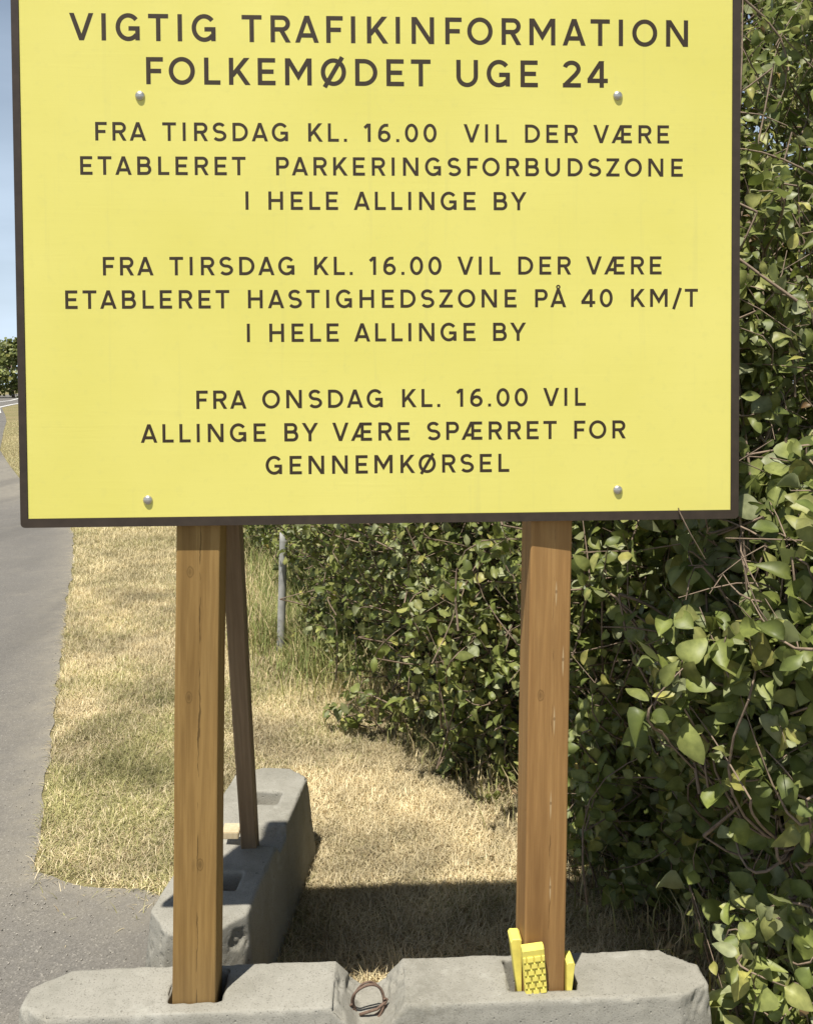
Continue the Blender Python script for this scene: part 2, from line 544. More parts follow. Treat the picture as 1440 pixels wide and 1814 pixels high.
# ------------------------------------------------------------------ sign lettering: a drawn stroke alphabet
SW = 0.165
def arc(cx, cy, rx, ry, a0, a1, k=14):
    return [(cx + rx * math.cos(R(a0 + (a1 - a0) * i / k)), cy + ry * math.sin(R(a0 + (a1 - a0) * i / k))) for i in range(k + 1)]
def A_parts(x=0.0):
    return [('d', [(x + 0.075, 0), (x + 0.43, 1)]), ('d', [(x + 0.785, 0), (x + 0.43, 1)]), ('s', [(x + 0.19, 0.27), (x + 0.67, 0.27)])]
t = SW / 2
u = 1 - t
def glyphs():
    G = {}
    G['F'] = (0.62, [('s', [(t, 0), (t, 1)]), ('s', [(t, u), (0.62, u)]), ('s', [(t, 0.49), (0.55, 0.49)])], .16, .06)
    G['E'] = (0.66, [('s', [(t, 0), (t, 1)]), ('s', [(t, u), (0.65, u)]), ('s', [(t, 0.50), (0.59, 0.50)]), ('s', [(t, t), (0.66, t)])], .16, .11)
    G['L'] = (0.60, [('s', [(t, 0), (t, 1)]), ('s', [(t, t), (0.60, t)])], .16, .08)
    G['T'] = (0.74, [('s', [(0, u), (0.74, u)]), ('s', [(0.37, 0), (0.37, 0.95)])], .09, .09)
    G['I'] = (SW, [('s', [(t, 0), (t, 1)])], .17, .17)
    G['H'] = (0.80, [('s', [(t, 0), (t, 1)]), ('s', [(0.80 - t, 0), (0.80 - t, 1)]), ('s', [(t, 0.51), (0.80 - t, 0.51)])], .16, .16)
    G['N'] = (0.85, [('s', [(t, 0), (t, 1)]), ('s', [(0.85 - t, 0), (0.85 - t, 1)]), ('d', [(t + 0.01, 1), (0.85 - t - 0.01, 0)])], .16, .16)
    G['M'] = (0.99, [('s', [(t, 0), (t, 1)]), ('s', [(0.99 - t, 0), (0.99 - t, 1)]), ('m', [(t + 0.01, 1.0), (0.495, 0.33), (0.98 - t, 1.0)])], .16, .16)
    G['V'] = (0.86, [('d', [(0.075, 1), (0.43, 0)]), ('d', [(0.785, 1), (0.43, 0)])], .06, .06)
    G['A'] = (0.86, A_parts(), .06, .06)
    G['Å'] = (0.86, A_parts() + [('r', arc(0.43, 1.12, 0.085, 0.085, 0, 360, 18))], .06, .06)
    G['Y'] = (0.84, [('d', [(0.075, 1), (0.42, 0.42)]), ('d', [(0.765, 1), (0.42, 0.42)]), ('s', [(0.42, 0), (0.42, 0.47)])], .06, .06)
    G['K'] = (0.79, [('s', [(t, 0), (t, 1)]), ('d', [(0.66, 1), (0.12, 0.34)]), ('d', [(0.31, 0.56), (0.70, 0)])], .16, .05)
    G['Z'] = (0.76, [('s', [(0.03, u), (0.74, u)]), ('s', [(0.01, t), (0.76, t)]), ('d', [(0.645, u), (0.115, t)])], .11, .11)
    G['R'] = (0.74, [('s', [(t, 0), (t, 1)]), ('s', [(t, u), (0.43, u)] + arc(0.43, 0.70, 0.215, u - 0.70, 90, -90)[1:] + [(t, 2 * 0.70 - u)]), ('d', [(0.39, 0.47), (0.655, 0)])], .16, .08)
    G['P'] = (0.70, [('s', [(t, 0), (t, 1)]), ('s', [(t, u), (0.42, u)] + arc(0.42, 0.685, 0.20, u - 0.685, 90, -90)[1:] + [(t, 2 * 0.685 - u)])], .16, .06)
    G['B'] = (0.76, [('s', [(t, 0), (t, 1)]), ('s', [(t, u), (0.43, u)] + arc(0.43, 0.72, 0.19, u - 0.72, 90, -90)[1:] + [(t, 2 * 0.72 - u)]),
                     ('s', [(t, 0.51), (0.46, 0.51)] + arc(0.46, (0.51 + t) / 2, 0.215, (0.51 - t) / 2, 90, -90)[1:] + [(t, t)])], .16, .10)
    G['D'] = (0.83, [('s', [(t, 0), (t, 1)]), ('s', [(t, u), (0.33, u)] + arc(0.33, 0.5, 0.42, u - 0.5, 90, -90, 22)[1:] + [(t, t)])], .16, .10)
    G['O'] = (0.96, [('c', arc(0.48, 0.5, 0.40, 0.432, 0, 360, 34))], .10, .10)
    G['Ø'] = (0.94, [('c', arc(0.47, 0.5, 0.39, 0.432, 0, 360, 34)), ('f', [(0.14, -0.06), (0.80, 1.06)])], .10, .10)
    G['G'] = (0.89, [('s', arc(0.46, 0.5, 0.38, 0.432, 40, 322, 26)), ('s', [(0.47, 0.455), (0.88, 0.455)]), ('s', [(0.80, 0.46), (0.80, 0.02)])], .10, .14)
    up_ = arc(0.375, 0.715, 0.265, 0.213, 28, 262, 18)
    lo_ = arc(0.385, 0.285, 0.295, 0.217, 82, -150, 18)
    G['S'] = (0.74, [('s', up_ + lo_)], .10, .10)
    G['U'] = (0.82, [('s', [(t, 1), (t, 0.40)] + arc(0.41, 0.40, 0.41 - t, 0.335, 180, 360, 18)[1:] + [(0.82 - t, 1)])], .15, .15)
    G['Æ'] = (1.13, [('d', [(0.07, 0), (0.555, 1)]), ('s', [(0.60, 0), (0.60, 1)]), ('s', [(0.50, u), (1.12, u)]), ('s', [(0.60, 0.50), (1.06, 0.50)]), ('s', [(0.60, t), (1.13, t)]), ('s', [(0.20, 0.27), (0.6, 0.27)])], .06, .11)
    G['0'] = (0.72, [('c', arc(0.36, 0.5, 0.281, 0.43, 0, 360, 30))], .11, .11)
    G['1'] = (0.33, [('s', [(0.25, 0), (0.25, 1)]), ('d', [(0.0, 0.76), (0.24, 0.99)])], .09, .19)
    G['2'] = (0.70, [('s', arc(0.345, 0.70, 0.265, 0.228, 165, -25, 16) + [(0.49, 0.48), (0.10, 0.10)]), ('s', [(0.01, t), (0.70, t)])], .11, .11)
    G['4'] = (0.78, [('s', [(0.545, 0), (0.545, 1)]), ('d', [(0.545, 1.0), (0.06, 0.28)]), ('s', [(0.0, 0.26), (0.78, 0.26)])], .08, .08)
    G['6'] = (0.68, [('c', arc(0.34, 0.31, 0.262, 0.236, 0, 360, 26)), ('s', [(0.078, 0.31), (0.085, 0.50), (0.13, 0.68), (0.22, 0.82), (0.36, 0.91), (0.56, 0.915)])], .11, .11)
    G['.'] = (0.17, [('s', [(0.085, 0), (0.085, 0.165)])], .12, .12)
    G['/'] = (0.50, [('f', [(0.05, -0.13), (0.45, 1.05)])], .05, .05)
    return G
GL = glyphs()

def ribbon(pts, w, closed=False):
    """outline rows of a constant width line with mitred corners"""
    P = [Vector(p) for p in pts]
    if closed:
        P = P[:-1]
    N = len(P)
    rows = []
    for i in range(N):
        a = P[i - 1] if (i > 0 or closed) else None
        b = P[(i + 1) % N] if (i < N - 1 or closed) else None
        d0 = (P[i] - a).normalized() if a is not None else None
        d1 = (b - P[i]).normalized() if b is not None else None
        if d0 is None: d0 = d1
        if d1 is None: d1 = d0
        m = (d0 + d1).normalized()
        nrm = Vector((-m.y, m.x))
        s = w / 2 / max(0.45, nrm.dot(Vector((-d0.y, d0.x))))
        rows.append((P[i] + nrm * s, P[i] - nrm * s))
    if closed:
        rows.append(rows[0])
    return rows

def clip01(poly):
    for lim, sgn in ((0.0, 1), (1.0, -1)):
        out = []
        for i in range(len(poly)):
            a, b = poly[i - 1], poly[i]
            da, db = sgn * (a.y - lim), sgn * (b.y - lim)
            if (da < 0) != (db < 0):
                out.append(a.lerp(b, da / (da - db)))
            if db >= 0:
                out.append(b)
        poly = out
    return poly

def letter_polys(ch):
    """list of (layer, polygon) in cap-height units"""
    res = []
    for lay, (kind, pts) in enumerate(GL[ch][1]):
        w = SW
        if kind == 'r':
            w = 0.075
        if kind == 'd':
            a, b = Vector(pts[0]), Vector(pts[1])
            d = (b - a).normalized()
            lim = lambda p: abs(p.y) < 1e-6 or abs(p.y - 1) < 1e-6
            a2 = a - d * (0.12 if lim(a) else 0.0)
            b2 = b + d * (0.12 if lim(b) else 0.0)
            rows = ribbon([a2, b2], w)
            quads = [[rows[0][0], rows[1][0], rows[1][1], rows[0][1]]]
            quads = [clip01(q) for q in quads]
        elif kind == 'm':
            a, b, c = [Vector(p) for p in pts]
            d1, d2 = (a - b).normalized(), (c - b).normalized()
            rows = ribbon([a + d1 * 0.12, b, c + d2 * 0.12], w)
            quads = [clip01([r0[0], r1[0], r1[1], r0[1]]) for r0, r1 in zip(rows, rows[1:])]
        else:
            rows = ribbon(pts, w, kind in ('c', 'r'))
            quads = [[r0[0], r1[0], r1[1], r0[1]] for r0, r1 in zip(rows, rows[1:])]
        res += [(lay, q) for q in quads if len(q) > 2]
    return res
LP = {c: letter_polys(c) for c in GL}

def text_line(txt, x0, x1, z0, z1, cap, parent):
    """one line of vinyl letters on the plate: x0..x1 across, baseline from z0 to z1"""
    pos, gaps, x, g = [], [], 0.0, 0.0
    prev = None
    for ch in txt:
        if ch == ' ':
            g += 0.44 if prev == ' ' else 0.50
            prev = ' '
            continue
        w, _, lb, rb = GL[ch]
        if pos:
            g += lb
        pos.append((ch, x, g))
        x += w
        g += rb
        last_rb = rb
        prev = ch
    g -= last_rb
    gs_ = ((x1 - x0) / cap - x) / g
    bm = bmesh.new()
    for ch, px, pg in pos:
        ox = px + pg * gs_
        for lay, q in LP[ch]:
            y = -0.00015 - 0.00004 * lay
            base = []
            for p in q:
                X = x0 + (ox + p.x) * cap
                Z = z0 + (z1 - z0) * (X - x0) / (x1 - x0) + p.y * cap
                base.append((X, Z))
            f = [bm.verts.new((X, y, Z)) for X, Z in base]
            bm.faces.new(f)
    o = from_bm('text_line', bm, M_LETTER, parent)
    return o

# ------------------------------------------------------------------ the sign
PSI = 0.04342
sign = empty('information_sign', (0, 2.06, 0), PSI)
tag(sign, 'large yellow traffic notice board with dark border and lettering on two wooden posts', 'sign')

X0, X1, Z0, Z1 = -0.8695, 0.7712, -0.3182, 0.965          # outer edges of the plate
bx0, bx1, bz0, bz1 = X0 + 0.0165, X1 - 0.0185, Z0 + 0.0200, Z1 - 0.018
bm = bmesh.new()
add_box(bm, (bx0 + 0.0005, 0.0, bz0 + 0.0005), (bx1 - 0.0005, 0.010, bz1 - 0.0005))
board = from_bm('board', bm, M_SIGN, sign)
board.location = (0, 0, 1.7)
board.rotation_euler = (0.00424, 0, 0)
bm = bmesh.new()
def rrect(x0, x1, z0, z1, r, k=4):
    pts = []
    for cx, cz, a in ((x1 - r, z1 - r, 0), (x0 + r, z1 - r, 90), (x0 + r, z0 + r, 180), (x1 - r, z0 + r, 270)):
        for i in range(k + 1):
            an = R(a + 90 * i / k)
            pts.append((cx + r * math.cos(an), cz + r * math.sin(an)))
    return pts
o_ = rrect(X0, X1, Z0, Z1, 0.010)
i_ = rrect(bx0, bx1, bz0, bz1, 0.001)
vo1 = [bm.verts.new((x, -0.002, z)) for x, z in o_]
vi1 = [bm.verts.new((x, -0.002, z)) for x, z in i_]
vo2 = [bm.verts.new((x, 0.018, z)) for x, z in o_]
vi2 = [bm.verts.new((x, 0.018, z)) for x, z in i_]
nn = len(o_)
for k in range(nn):
    j = (k + 1) % nn
    bm.faces.new((vo1[k], vo1[j], vi1[j], vi1[k]))
    bm.faces.new((vo2[k], vi2[k], vi2[j], vo2[j]))
    bm.faces.new((vo1[k], vo2[k], vo2[j], vo1[j]))
    bm.faces.new((vi1[k], vi1[j], vi2[j], vi2[k]))
from_bm('border', bm, M_BORDER, board)

for txt, x0, x1, z0, z1, cap in (
        ("VIGTIG TRAFIKINFORMATION", -.7425, .6493, .7685, .7669, .0600),
        ("FOLKEMØDET UGE 24", -.5760, .4640, .6728, .6728, .0602),
        ("FRA TIRSDAG KL. 16.00  VIL DER VÆRE", -.6902, .6059, .5476, .5474, .0412),
        ("ETABLERET  PARKERINGSFORBUDSZONE", -.7246, .6381, .4717, .4719, .0412),
        ("I HELE ALLINGE BY", -.3594, .2760, .3946, .3946, .0412),
        ("FRA TIRSDAG KL. 16.00 VIL DER VÆRE", -.6782, .5890, .2476, .2484, .0414),
        ("ETABLERET HASTIGHEDSZONE PÅ 40 KM/T", -.7625, .6740, .1730, .1738, .0414),
        ("I HELE ALLINGE BY", -.3597, .2740, .0970, .0972, .0416),
        ("FRA ONSDAG KL. 16.00 VIL", -.4748, .4129, -.0536, -.0528, .0416),
        ("ALLINGE BY VÆRE SPÆRRET FOR", -.5995, .5056, -.1289, -.1289, .0418),
        ("GENNEMKØRSEL", -.3208, .2354, -.2039, -.2037, .0420)):
    text_line(txt, x0, x1, z0, z1, cap, board)

bolt_me = None
for x, z in ((-.5904, .6471), (.4868, .6549), (-.5863, -.2589), (.4873, -.2484)):
    if bolt_me is None:
        bm = bmesh.new()
        prof = [(0.0108, 0.0), (0.0108, -0.0010), (0.0098, -0.0030), (0.0074, -0.0050), (0.0038, -0.0062), (0.0, -0.0066)]
        rings = []
        for r_, y in prof[:-1]:
            rings.append([bm.verts.new((r_ * math.cos(2 * math.pi * k / 20), y, r_ * math.sin(2 * math.pi * k / 20))) for k in range(20)])
        tip = bm.verts.new((0, prof[-1][1], 0))
        for a, b in zip(rings, rings[1:]):
            for k in range(20):
                bm.faces.new((a[k], a[(k + 1) % 20], b[(k + 1) % 20], b[k]))
        for k in range(20):
            bm.faces.new((rings[-1][k], rings[-1][(k + 1) % 20], tip))
        bo = from_bm('bolt', bm, M_BOLT, board, True)
        bolt_me = bo.data
    else:
        bo = link('bolt', bolt_me, None, board)
    bo.location = (x, -0.0002, z)

def sawn(bm, sx, sy, z0, z1, seed, k=26, bev=0.004):
    """a sawn timber along z with eased arrises and slightly wavy faces"""
    outline = []
    for cx, cy, a in ((sx / 2 - bev, sy / 2 - bev, 0), (-sx / 2 + bev, sy / 2 - bev, 90), (-sx / 2 + bev, -sy / 2 + bev, 180), (sx / 2 - bev, -sy / 2 + bev, 270)):
        for i in range(3):
            an = R(a + 45 * i)
            outline.append((cx + bev * math.cos(an), cy + bev * math.sin(an)))
    rings = []
    for i in range(k + 1):
        z = z0 + (z1 - z0) * i / k
        row = []
        for x, y in outline:
            s = 1 + 0.012 * mnoise.noise(Vector((x * 30, y * 30, z * 3 + seed)))
            dx = 0.0016 * mnoise.noise(Vector((0.3, seed, z * 2.2)))
            row.append(bm.verts.new((x * s + dx, y * s, z)))
        rings.append(row)
    m = len(outline)
    for a, b in zip(rings, rings[1:]):
        for j in range(m):
            bm.faces.new((a[j], a[(j + 1) % m], b[(j + 1) % m], b[j]))
    bm.faces.new(rings[0][::-1])
    bm.faces.new(rings[-1])

# posts (object origin on the block, z up along the post)
bm = bmesh.new(); sawn(bm, 0.100, 0.098, -0.07, 2.12, 3.0)
pl = from_bm('post', bm, M_POST_L, sign)
pl.location = (-0.5020, 0.0205 + 0.049, 0.262)
pl.rotation_euler = (0, 0.0215, 0)
pl['label'] = 'yellowish brown left wooden post with a long crack'
bm = bmesh.new(); sawn(bm, 0.098, 0.098, -0.07, 2.12, 8.0)
pr = from_bm('post', bm, M_POST_R, sign)
pr.location = (0.3150, 0.0205 + 0.051, 0.268)
pr.rotation_euler = (0, 0.0190, R(3.0))
pr['label'] = 'reddish brown right wooden post with small resin knots'

# ------------------------------------------------------------------ concrete blocks
def block(name, L, wt, wb, h, pockets, notch, mat, chip_seed, voxel=0.0052):
    """long ballast block: narrower top, tapered ends, pockets in the top and a V notch across the middle"""
    bm = bmesh.new()
    e = L / 2
    nw, nb, nd = notch
    xs = [(-e, 0.42, h * 0.97), (-e + 0.085, 1.0, h), (-nw / 2, 1, h), (-nb / 2, 1, h - nd), (nb / 2, 1, h - nd), (nw / 2, 1, h), (e - 0.085, 1.0, h), (e, 0.42, h * 0.97)]
    rings = []
    for x, s, zt in xs:
        b = wb / 2 * (s if s == 1 else 0.62)
        tw = wt / 2 * s
        tw2 = (tw + (b - tw) * (h - zt) / h) if s == 1 else tw
        xo = 0.0 if s == 1 else (-0.012 if x < 0 else 0.012)
        rings.append([bm.verts.new((x + xo, -b, -0.01)), bm.verts.new((x + xo, b, -0.01)), bm.verts.new((x, tw2, zt)), bm.verts.new((x, -tw2, zt))])
    for a, b in zip(rings, rings[1:]):
        for k in range(4):
            bm.faces.new((a[k], a[(k + 1) % 4], b[(k + 1) % 4], b[k]))
    bm.faces.new(rings[0][::-1]); bm.faces.new(rings[-1])
    o = from_bm(name, bm, mat)
    bm = bmesh.new()
    for px, py, sx, sy, dp in pockets:
        # pocket walls flare a little towards the top
        lo = [(px + a * sx / 2 * 0.86, py + b * sy / 2 * 0.9, h - dp) for a, b in ((-1, -1), (1, -1), (1, 1), (-1, 1))]
        hi = [(px + a * sx / 2 * 1.03, py + b * sy / 2 * 1.02, h + 0.03) for a, b in ((-1, -1), (1, -1), (1, 1), (-1, 1))]
        lv = [bm.verts.new(p) for p in lo]; hv = [bm.verts.new(p) for p in hi]
        bm.faces.new(lv[::-1]); bm.faces.new(hv)
        for k in range(4):
            bm.faces.new((lv[k], lv[(k + 1) % 4], hv[(k + 1) % 4], hv[k]))
    cut = from_bm('cutter', bm)
    mod = o.modifiers.new('b', 'BOOLEAN'); mod.operation = 'DIFFERENCE'; mod.object = cut; mod.solver = 'EXACT'
    rm = o.modifiers.new('r', 'REMESH'); rm.mode = 'VOXEL'; rm.voxel_size = voxel
    sm = o.modifiers.new('s', 'SMOOTH'); sm.iterations = 1; sm.factor = 0.5
    dg = bpy.context.evaluated_depsgraph_get()
    me = bpy.data.meshes.new_from_object(o.evaluated_get(dg))
    o.modifiers.clear()
    old = o.data
    o.data = me
    bpy.data.meshes.remove(old)
    bpy.data.objects.remove(cut)
    nv = len(me.vertices)
    co = np.empty(nv * 3, np.float32); me.vertices.foreach_get('co', co); co = co.reshape(-1, 3)
    no = np.empty(nv * 3, np.float32); me.vertices.foreach_get('normal', no); no = no.reshape(-1, 3)
    for i in range(nv):
        p = Vector(co[i])
        d = 0.0022 * mnoise.noise(p * 9 + Vector((chip_seed, 0, 0))) + 0.0011 * mnoise.noise(p * 45)
        c = mnoise.noise(p * 16 + Vector((0, chip_seed, 3)))
        # knocked-off arrises: where the normal is oblique, bite deeper
        ob = 1 - max(abs(no[i][0]), abs(no[i][1]), abs(no[i][2]))
        c2 = mnoise.noise(p * 55 + Vector((7, chip_seed, 1)))
        if ob > 0.08 and c + 0.5 * c2 > 0.0:
            d -= min(0.013, 0.06 * ob * (c + 0.5 * c2))
        co[i] += no[i] * d
    me.vertices.foreach_set('co', co.ravel())
    me.polygons.foreach_set('use_smooth', [True] * len(me.polygons))
    if not me.materials:
        me.materials.append(mat)
    me.update()
    return o

v_ = Vector((-math.sin(PSI), math.cos(PSI), 0)); u_ = Vector((math.cos(PSI), math.sin(PSI), 0))
O_ = Vector((0, 2.06, 0))
fb_c = -0.095
front = block('concrete_block', 1.618, 0.172, 0.26, 0.271,
              [(-0.5000 - fb_c, 0.009, 0.128, 0.116, 0.09), (0.3150 - fb_c, 0.008, 0.165, 0.118, 0.09)],
              (0.165, 0.050, 0.064), M_CONC_F, 2.0)
pc = O_ + u_ * fb_c + v_ * 0.066
front.location = (pc.x, pc.y, 0.0); front.rotation_euler = (0, 0, PSI)
tag(front, 'pale concrete ballast block in the foreground, both posts of the sign standing in its pockets', 'concrete block', 'concrete ballast blocks of the sign')

RA = R(90 - 4.6)
rear = block('concrete_block', 1.02, 0.265, 0.33, 0.28,
             [(-0.265, -0.022, 0.098, 0.098, 0.06), (0.255, -0.022, 0.098, 0.098, 0.06)],
             (0.13, 0.085, 0.035), M_CONC_R, 11.0)
rear.location = (-0.535, 2.822, 0); rear.rotation_euler = (0, 0, RA)
tag(rear, 'grey concrete ballast block lying behind the left post, carrying the foot of the slanting brace', 'concrete block', 'concrete ballast blocks of the sign')

# brace from the rear block up to the back of the left post
a = Vector((-0.497, 2.792, 0.232)); b = Vector((-0.432, 2.195, 1.44))
inv = Matrix.Translation(O_) @ Matrix.Rotation(PSI, 4, 'Z')
bm = bmesh.new(); sawn(bm, 0.047, 0.070, 0.0, (b - a).length, 5.0, 16, 0.003)
br = from_bm('brace', bm, M_BRACE, sign)
q = (b - a).normalized()
xax = Vector((1, 0.05, 0)); xax = (xax - q * xax.dot(q)).normalized()
yax = q.cross(xax)
mw = Matrix((xax, yax, q)).transposed().to_4x4(); mw.translation = a
br.matrix_local = inv.inverted() @ mw

# pale offcut by the foot of the brace
bm = bmesh.new(); add_box(bm, (-0.026, -0.030, 0), (0.026, 0.030, 0.022))
bmesh.ops.bevel(bm, geom=bm.edges[:], offset=0.002, segments=2, affect='EDGES')
oc = from_bm('wood_offcut', bm, M_OFFCUT)
oc.location = (-0.561, 2.815, 0.281); oc.rotation_euler = (0.02, 0.03, R(3))
tag(oc, 'small pale offcut of new wood lying on the rear concrete block beside the brace', 'wood offcut')

# ------------------------------------------------------------------ yellow wedges round the right post
def wedge(L, wid, thick, thin, teeth):
    """driven plastic wedge: point down at z=0, thick end up; the toothed face looks to -y"""
    bm = bmesh.new()
    r = 0.004
    prof = [(0.0, 0.0), (0.0, L - r), (-r, L), (-thick + r, L), (-thick, L - r * 1.6), (-thin, 0.0)]
    rows = []
    for x in (-wid / 2, -wid / 2 + 0.002, wid / 2 - 0.002, wid / 2):
        ins = 0.0015 if abs(x) > wid / 2 - 0.001 else 0.0
        rows.append([bm.verts.new((x, y + (ins if i > 2 else -ins if i < 2 else 0), z - (ins if 1 <= i <= 4 else 0))) for i, (y, z) in enumerate(prof)])
    m = len(prof)
    for a_, b_ in zip(rows, rows[1:]):
        for k in range(m):
            bm.faces.new((a_[k], a_[(k + 1) % m], b_[(k + 1) % m], b_[k]))
    bm.faces.new(rows[0][::-1]); bm.faces.new(rows[-1])
    if teeth:
        nrow = int(L / 0.0165) - 1
        for i in range(nrow):
            z = 0.008 + i * 0.0165
            yf = -thin - (thick - thin) * z / L
            off = 0.0 if i % 2 == 0 else 0.5
            cw = wid / 3
            for c in range(-1, 4):
                xa = -wid / 2 + (c + off) * cw + 0.0015
                xb = xa + cw * 0.78
                xa, xb = max(xa, -wid / 2 + 0.001), min(xb, wid / 2 - 0.001)
                if xb - xa < 0.003:
                    continue
                vs_ = [bm.verts.new(p) for p in ((xa, yf + 0.001, z), (xb, yf + 0.001, z), (xb, yf - 0.0042, z + 0.0005), (xa, yf - 0.0042, z + 0.0005),
                                                 (xa, yf + 0.001, z + 0.0120), (xb, yf + 0.001, z + 0.0120), (xb, yf - 0.0036, z + 0.0112), (xa, yf - 0.0036, z + 0.0112))]
                for f in ((0, 1, 2, 3), (4, 7, 6, 5), (3, 2, 6, 7), (0, 3, 7, 4), (1, 5, 6, 2)):
                    bm.faces.new([vs_[k] for k in f])
    return bm
def place(o, u, v, z, rz, tilt=0.0, roll=0.0):
    p = O_ + u_ * u + v_ * v
    o.location = (p.x, p.y, z)
    o.rotation_euler = (tilt, roll, PSI + rz)
GW = 'yellow plastic wedges round the right post'
w1 = from_bm('plastic_wedge', wedge(0.190, 0.052, 0.022, 0.005, True), M_WEDGE)
place(w1, 0.3010, 0.0195, 0.198, R(2), 0.02, -0.085)
tag(w1, 'yellow plastic wedge with rows of teeth in front of the right post', 'wedge', GW)
w2 = from_bm('plastic_wedge', wedge(0.190, 0.046, 0.027, 0.003, False), M_WEDGE)
place(w2, 0.2661, 0.055, 0.194, R(-90), 0.0, 0.0)
tag(w2, 'tallest yellow plastic wedge, leaning out at the left side of the right post', 'wedge', GW)
w3 = from_bm('plastic_wedge', wedge(0.140, 0.046, 0.020, 0.004, False), M_WEDGE)
place(w3, 0.3690, 0.035, 0.197, R(90), 0.0, 0.0)
tag(w3, 'shortest yellow plastic wedge, at the right side of the right post', 'wedge', GW)

# ------------------------------------------------------------------ rusty lifting loop in the notch of the front block
bm = bmesh.new()
lc = O_ + u_ * (-0.0985) + v_ * 0.045
def ringpts(r, zc, yoff, wob, a0=-60, a1=245, k=40):
    out = []
    for i in range(k + 1):
        an = R(a0 + (a1 - a0) * i / k)
        rr = r * (1 + wob * math.sin(3 * an + yoff * 300))
        out.append(Vector((rr * 0.92 * math.cos(an), yoff + 0.006 * math.sin(2 * an), zc + rr * 1.05 * math.sin(an))))
    return out
add_tube(bm, ringpts(0.041, 0.236, 0.0, 0.03), 0.0032, 7)
add_tube(bm, ringpts(0.0385, 0.238, 0.008, 0.05, -75, 230), 0.0026, 7)
add_tube(bm, [Vector((-0.020, -0.006, 0.212)), Vector((0.0, -0.008, 0.219)), Vector((0.022, -0.006, 0.224)), Vector((0.040, -0.002, 0.236)), Vector((0.046, 0.002, 0.243))], 0.0034, 7)
tw = [Vector((0.040 + 0.004 * math.cos(i * 1.3), 0.004 * math.sin(i * 1.3), 0.222 + i * 0.0028)) for i in range(10)]
add_tube(bm, tw, 0.0022, 6)
tw = [Vector((-0.039 + 0.004 * math.cos(i * 1.3), 0.004 * math.sin(i * 1.3), 0.205 + i * 0.0035)) for i in range(10)]
add_tube(bm, tw, 0.0022, 6)
lp_ = from_bm('lifting_loop', bm, M_RUST, None, True)
lp_.location = (lc.x, lc.y, 0); lp_.rotation_euler = (0, 0, PSI)
tag(lp_, 'rusty twisted wire lifting loop in the notch of the front concrete block', 'lifting loop')

# ------------------------------------------------------------------ grey marker pole by the hedge
bm = bmesh.new()
rings = []
for z, r_, sh in ((-0.05, 0.0255, 0), (0.0, 0.0255, 0), (0.25, 0.0252, 0), (0.5, 0.025, 0), (0.715, 0.0248, 0)):
    rings.append([bm.verts.new((r_ * math.cos(2 * math.pi * k / 16), r_ * math.sin(2 * math.pi * k / 16), z)) for k in range(16)])
# slanting cut on top
rings.append([bm.verts.new((0.0246 * math.cos(2 * math.pi * k / 16), 0.0246 * math.sin(2 * math.pi * k / 16), 0.745 - 0.028 * math.cos(2 * math.pi * k / 16))) for k in range(16)])
for a_, b_ in zip(rings, rings[1:]):
    for k in range(16):
        bm.faces.new((a_[k], a_[(k + 1) % 16], b_[(k + 1) % 16], b_[k]))
bm.faces.new(rings[-1]); bm.faces.new(rings[0][::-1])
pole = from_bm('marker_pole', bm, M_POLE, None, True)
pole.location = (-0.806, 5.669, 0); pole.rotation_euler = (R(1), R(2.2), 0)
tag(pole, 'thin grey marker pole with a slanted top standing in tall grass by the hedge', 'pole')

# ------------------------------------------------------------------ foliage
LT = [0.0, 0.05, 0.16, 0.32, 0.50, 0.68, 0.84, 0.94, 1.0]
LWD = [0.0, 0.15, 0.315, 0.41, 0.41, 0.325, 0.185, 0.075, 0.0]
def leaf_template():
    v = [(0, 0)]
    for tt, w in zip(LT[1:-1], LWD[1:-1]):
        v += [(tt, -w), (tt, 0), (tt, w)]
    v.append((1.0, 0))
    f = [(0, 1, 2), (0, 2, 3)]
    for r_ in range(len(LT) - 3):
        o = 1 + 3 * r_
        f += [(o, o + 3, o + 4, o + 1), (o + 1, o + 4, o + 5, o + 2)]
    e_ = 1 + 3 * (len(LT) - 3)
    f += [(e_, e_ + 3, e_ + 1), (e_ + 1, e_ + 3, e_ + 2)]
    return np.array(v), f
LV, LF = leaf_template()
LFL = np.array([i for f in LF for i in f]); LFS = np.array([len(f) for f in LF])

def norm(a):
    return a / np.maximum(np.linalg.norm(a, axis=1, keepdims=True), 1e-9)

